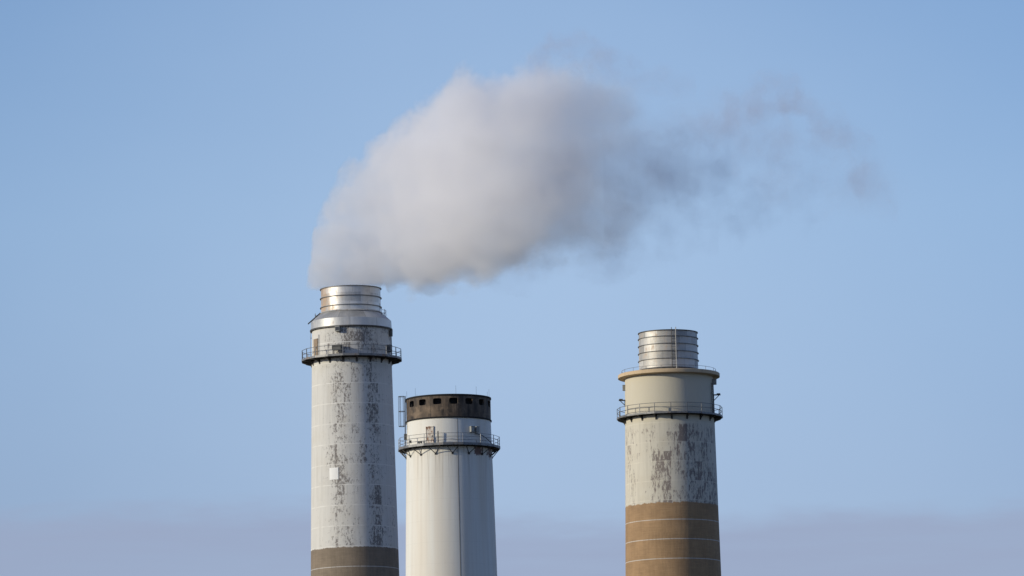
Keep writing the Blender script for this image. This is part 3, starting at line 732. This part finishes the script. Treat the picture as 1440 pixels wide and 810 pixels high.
def smoke_mat():
    m, nt = new_mat('smoke')
    tc = N(nt, 'ShaderNodeTexCoord').outputs['Object']
    s = N(nt, 'ShaderNodeSeparateXYZ', {0: tc}); x, y, z = s.outputs
    nA = N(nt, 'ShaderNodeTexNoise', {'Vector': tc, 'Scale': 0.17, 'Detail': 6.0, 'Roughness': 0.64})
    sc_ = N(nt, 'ShaderNodeSeparateXYZ', {0: nA.outputs['Color']})
    t = MAP(nt, M(nt, 'ADD', x, M(nt, 'MULTIPLY_ADD', sc_.outputs[1], 4.0, -2.0)), X0, X1, 0, 1, False)
    nx = lambda p: (lx(p) - X0) / (X1 - X0)
    nz = lambda p: (lz(p) - Z0) / (Z1 - Z0)
    up = M(nt, 'MULTIPLY_ADD', fcurve(nt, t, [(nx(a), nz(b)) for a, b in UP]), Z1 - Z0, Z0)
    lo = M(nt, 'MULTIPLY_ADD', fcurve(nt, t, [(nx(a), nz(b)) for a, b in LO]), Z1 - Z0, Z0)
    dn = fcurve(nt, t, [(nx(a), b) for a, b in DN], 'VECTOR')
    c = M(nt, 'MULTIPLY', M(nt, 'ADD', up, lo), 0.5)
    h = M(nt, 'MAXIMUM', M(nt, 'MULTIPLY', M(nt, 'SUBTRACT', up, lo), 0.5), 0.2)
    dz = M(nt, 'ABSOLUTE', M(nt, 'DIVIDE', M(nt, 'SUBTRACT', z, c), h))
    hd = M(nt, 'MINIMUM', M(nt, 'MULTIPLY_ADD', h, 0.75, 1.2), MAP(nt, x, -1.0, 12.0, 3.5, 9.0))
    yc = M(nt, 'ADD', MAP(nt, x, 1.0, 21.0, 0.0, -11.0), MAP(nt, x, 20.0, 46.0, 0.0, 1.5))   # the wind carries it toward us, then away
    dy = M(nt, 'ABSOLUTE', M(nt, 'DIVIDE', M(nt, 'SUBTRACT', y, yc), hd))
    r = M(nt, 'POWER', M(nt, 'ADD', M(nt, 'POWER', dz, 2.6), M(nt, 'POWER', dy, 2.3)), 0.41)
    # depth below the plume's skin in metres, pushed in and out by billows that loosen downwind
    far = MAP(nt, x, lx(560), lx(900), 0.0, 1.0, False)
    nB = NOISE(nt, tc, 0.36, 5.0, 0.60)
    amp = M(nt, 'MULTIPLY_ADD', far, 6.0, 7.5)
    bil = M(nt, 'MULTIPLY', M(nt, 'SUBTRACT', sc_.outputs[0], 0.515), amp)
    bil = M(nt, 'ADD', bil, M(nt, 'MULTIPLY', M(nt, 'SUBTRACT', nB, 0.5), M(nt, 'MULTIPLY_ADD', far, -0.5, 7.0)))
    bil = M(nt, 'MULTIPLY', bil, MAP(nt, h, 1.0, 8.0, 0.25, 1.0))
    dep = M(nt, 'ADD', M(nt, 'MULTIPLY', M(nt, 'SUBTRACT', 1.0, r), h), bil)
    e = MAP(nt, dep, -0.1, M(nt, 'MULTIPLY_ADD', far, 3.6, MAP(nt, x, 2.0, 10.0, 0.8, 1.1)))
    patch = MAP(nt, sc_.outputs[2], 0.34, 0.60, 0.35, 1.3)
    e = M(nt, 'MULTIPLY', e, M(nt, 'ADD', M(nt, 'SUBTRACT', 1.0, far), M(nt, 'MULTIPLY', far, patch)))
    d = M(nt, 'MULTIPLY', M(nt, 'MULTIPLY', e, dn), 0.25)
    v = N(nt, 'ShaderNodeVolumePrincipled', {'Color': (0.984, 0.978, 0.983, 1), 'Density': d, 'Anisotropy': -0.10})
    N(nt, 'ShaderNodeOutputMaterial', {'Volume': v.outputs[0]})
    return m
def ss(x, a, b):
    t = max(0.0, min(1.0, (x - a) / (b - a))); return t * t * (3 - 2 * t)
def plume_y(x): return -11.0 * ss(x, 1.0, 21.0) + 1.5 * ss(x, 20.0, 46.0)
def plume_hull():
    b = MB(); vs = []; n = 32; xs = [430 + i * 8 for i in range(76)]
    for px in xs:
        u_, l_ = lz(interp(UP, px)), lz(interp(LO, px)); c = (u_ + l_) / 2; h = (u_ - l_) / 2
        hz = h * 1.02 + min(1.7, 0.17 * h); hd = min(0.75 * h + 1.2, 3.5 + 5.5 * max(0, min(1, (lx(px) + 1) / 13))) * 1.05 + min(1.3, 0.15 * h)
        for k in range(n):
            a = 2 * pi * k / n; ca, sa = cos(a), sin(a)
            zz = c + hz * math.copysign(abs(sa) ** 0.8, sa)
            if lx(px) < 4.2: zz = max(zz, 0.12)
            vs.append((lx(px), plume_y(lx(px)) + hd * math.copysign(abs(ca) ** 0.85, ca), zz))
    fs = []
    for i in range(len(xs) - 1):
        for k in range(n):
            k2 = (k + 1) % n; fs.append((i * n + k, (i + 1) * n + k, (i + 1) * n + k2, i * n + k2)[::-1])
    fs.append(tuple(range(n))); fs.append(tuple(range((len(xs) - 1) * n, len(xs) * n))[::-1])
    return b.add(vs, fs, True)
plume = plume_hull().build('smoke_plume', smoke_mat(), None, mouth)
plume['label'] = 'pale grey smoke plume billowing rightward from the tall left chimney'
plume['category'] = 'smoke'

def wisp_mat(name, pts, dens, seed, rr):
    """thin shreds: density follows a noise inside the band"""
    m, nt = new_mat(name)
    tc = N(nt, 'ShaderNodeTexCoord').outputs['Object']
    s = N(nt, 'ShaderNodeSeparateXYZ', {0: tc})
    off = N(nt, 'ShaderNodeMapping', {'Vector': tc, 'Location': (seed * 13.7, seed * 5.1, seed * 3.3)}).outputs[0]
    nA = N(nt, 'ShaderNodeTexNoise', {'Vector': off, 'Scale': 0.22, 'Detail': 6.0, 'Roughness': 0.6})
    sc_ = N(nt, 'ShaderNodeSeparateXYZ', {0: nA.outputs['Color']})
    x = M(nt, 'ADD', s.outputs[0], M(nt, 'MULTIPLY_ADD', sc_.outputs[1], 3.0, -1.5))
    pts = [(a, b_, c_ * 0.85, d_) for a, b_, c_, d_ in pts]
    xa, xb = lx(pts[0][0]), lx(pts[-1][0]); za, zb = lz(450), lz(40)
    t = MAP(nt, x, xa, xb, 0, 1, False)
    zc = M(nt, 'MULTIPLY_ADD', fcurve(nt, t, [((lx(p[0]) - xa) / (xb - xa), (lz(p[1]) - za) / (zb - za)) for p in pts]), zb - za, za)
    hr = M(nt, 'MULTIPLY', fcurve(nt, t, [((lx(p[0]) - xa) / (xb - xa), p[2] / 100.0) for p in pts]), 100.0 * KM)
    dz = M(nt, 'DIVIDE', M(nt, 'SUBTRACT', s.outputs[2], zc), M(nt, 'MAXIMUM', hr, 0.1))
    dy = M(nt, 'DIVIDE', s.outputs[1], M(nt, 'MAXIMUM', M(nt, 'MULTIPLY', hr, rr), 0.1))
    r = M(nt, 'SQRT', M(nt, 'ADD', M(nt, 'MULTIPLY', dz, dz), M(nt, 'MULTIPLY', dy, dy)))
    am = fcurve(nt, t, [((lx(p[0]) - xa) / (xb - xa), p[3]) for p in pts])
    e = MAP(nt, M(nt, 'ADD', r, M(nt, 'MULTIPLY_ADD', sc_.outputs[0], -4.4, 2.2)), 0.0, 1.0, 1.0, 0.0)
    shred = MAP(nt, NOISE(nt, off, 0.42, 5.0, 0.62, 0.4), 0.35, 0.64, 0.16, 1.0)
    d = M(nt, 'MULTIPLY', M(nt, 'MULTIPLY', M(nt, 'MULTIPLY', e, shred), am), dens)
    v = N(nt, 'ShaderNodeVolumePrincipled', {'Color': (0.84, 0.81, 0.89, 1), 'Density': d, 'Anisotropy': 0.1})
    N(nt, 'ShaderNodeOutputMaterial', {'Volume': v.outputs[0]})
    return m
def wisp(pts, dens, seed, rr=0.9):
    b = MB(); vs = []; n = 16; xs = [pts[0][0] + (pts[-1][0] - pts[0][0]) * i / 24 for i in range(25)]
    zt_ = [(p[0], p[1]) for p in pts]; ht_ = [(p[0], p[2]) for p in pts]
    for px in xs:
        zc, h = lz(interp(zt_, px)), interp(ht_, px) * KM
        vs += [(lx(px), h * rr * cos(2 * pi * k / n), zc + h * sin(2 * pi * k / n)) for k in range(n)]
    fs = []
    for i in range(24):
        for k in range(n):
            k2 = (k + 1) % n; fs.append((i * n + k, (i + 1) * n + k, (i + 1) * n + k2, i * n + k2)[::-1])
    fs += [tuple(range(n)), tuple(range(24 * n, 25 * n))[::-1]]
    o = b.add(vs, fs, True).build('wisp', wisp_mat('smoke_wisp', pts, dens, seed, rr), plume)
    return o
# (photo x, photo y, half height px, strength)
wisp([(925, 225, 60, 0.3), (980, 200, 66, 0.45), (1030, 178, 56, 0.9), (1075, 160, 54, 1.0), (1110, 150, 54, 1.0), (1150, 178, 56, 0.85), (1190, 215, 60, 0.8), (1225, 255, 62, 0.55), (1262, 290, 45, 0.3)], 0.15, 1)
wisp([(1160, 285, 24, 0.2), (1195, 288, 48, 0.8), (1225, 296, 50, 0.9), (1275, 300, 24, 0.1)], 0.045, 2)
wisp([(745, 105, 24, 0.5), (785, 82, 50, 1.0), (815, 84, 52, 1.0), (860, 105, 40, 0.6), (920, 120, 34, 0.5), (985, 125, 24, 0.2)], 0.20, 3)
wisp([(850, 265, 110, 0.6), (930, 262, 118, 0.9), (1020, 255, 120, 0.7), (1110, 250, 112, 0.6), (1200, 255, 90, 0.4), (1290, 275, 50, 0.0)], 0.10, 4, 0.55)
wisp([(690, 400, 18, 0.4), (740, 392, 34, 0.8), (790, 380, 44, 0.8), (850, 372, 46, 0.9), (900, 362, 40, 0.6), (1010, 350, 34, 0.35)], 0.09, 5)
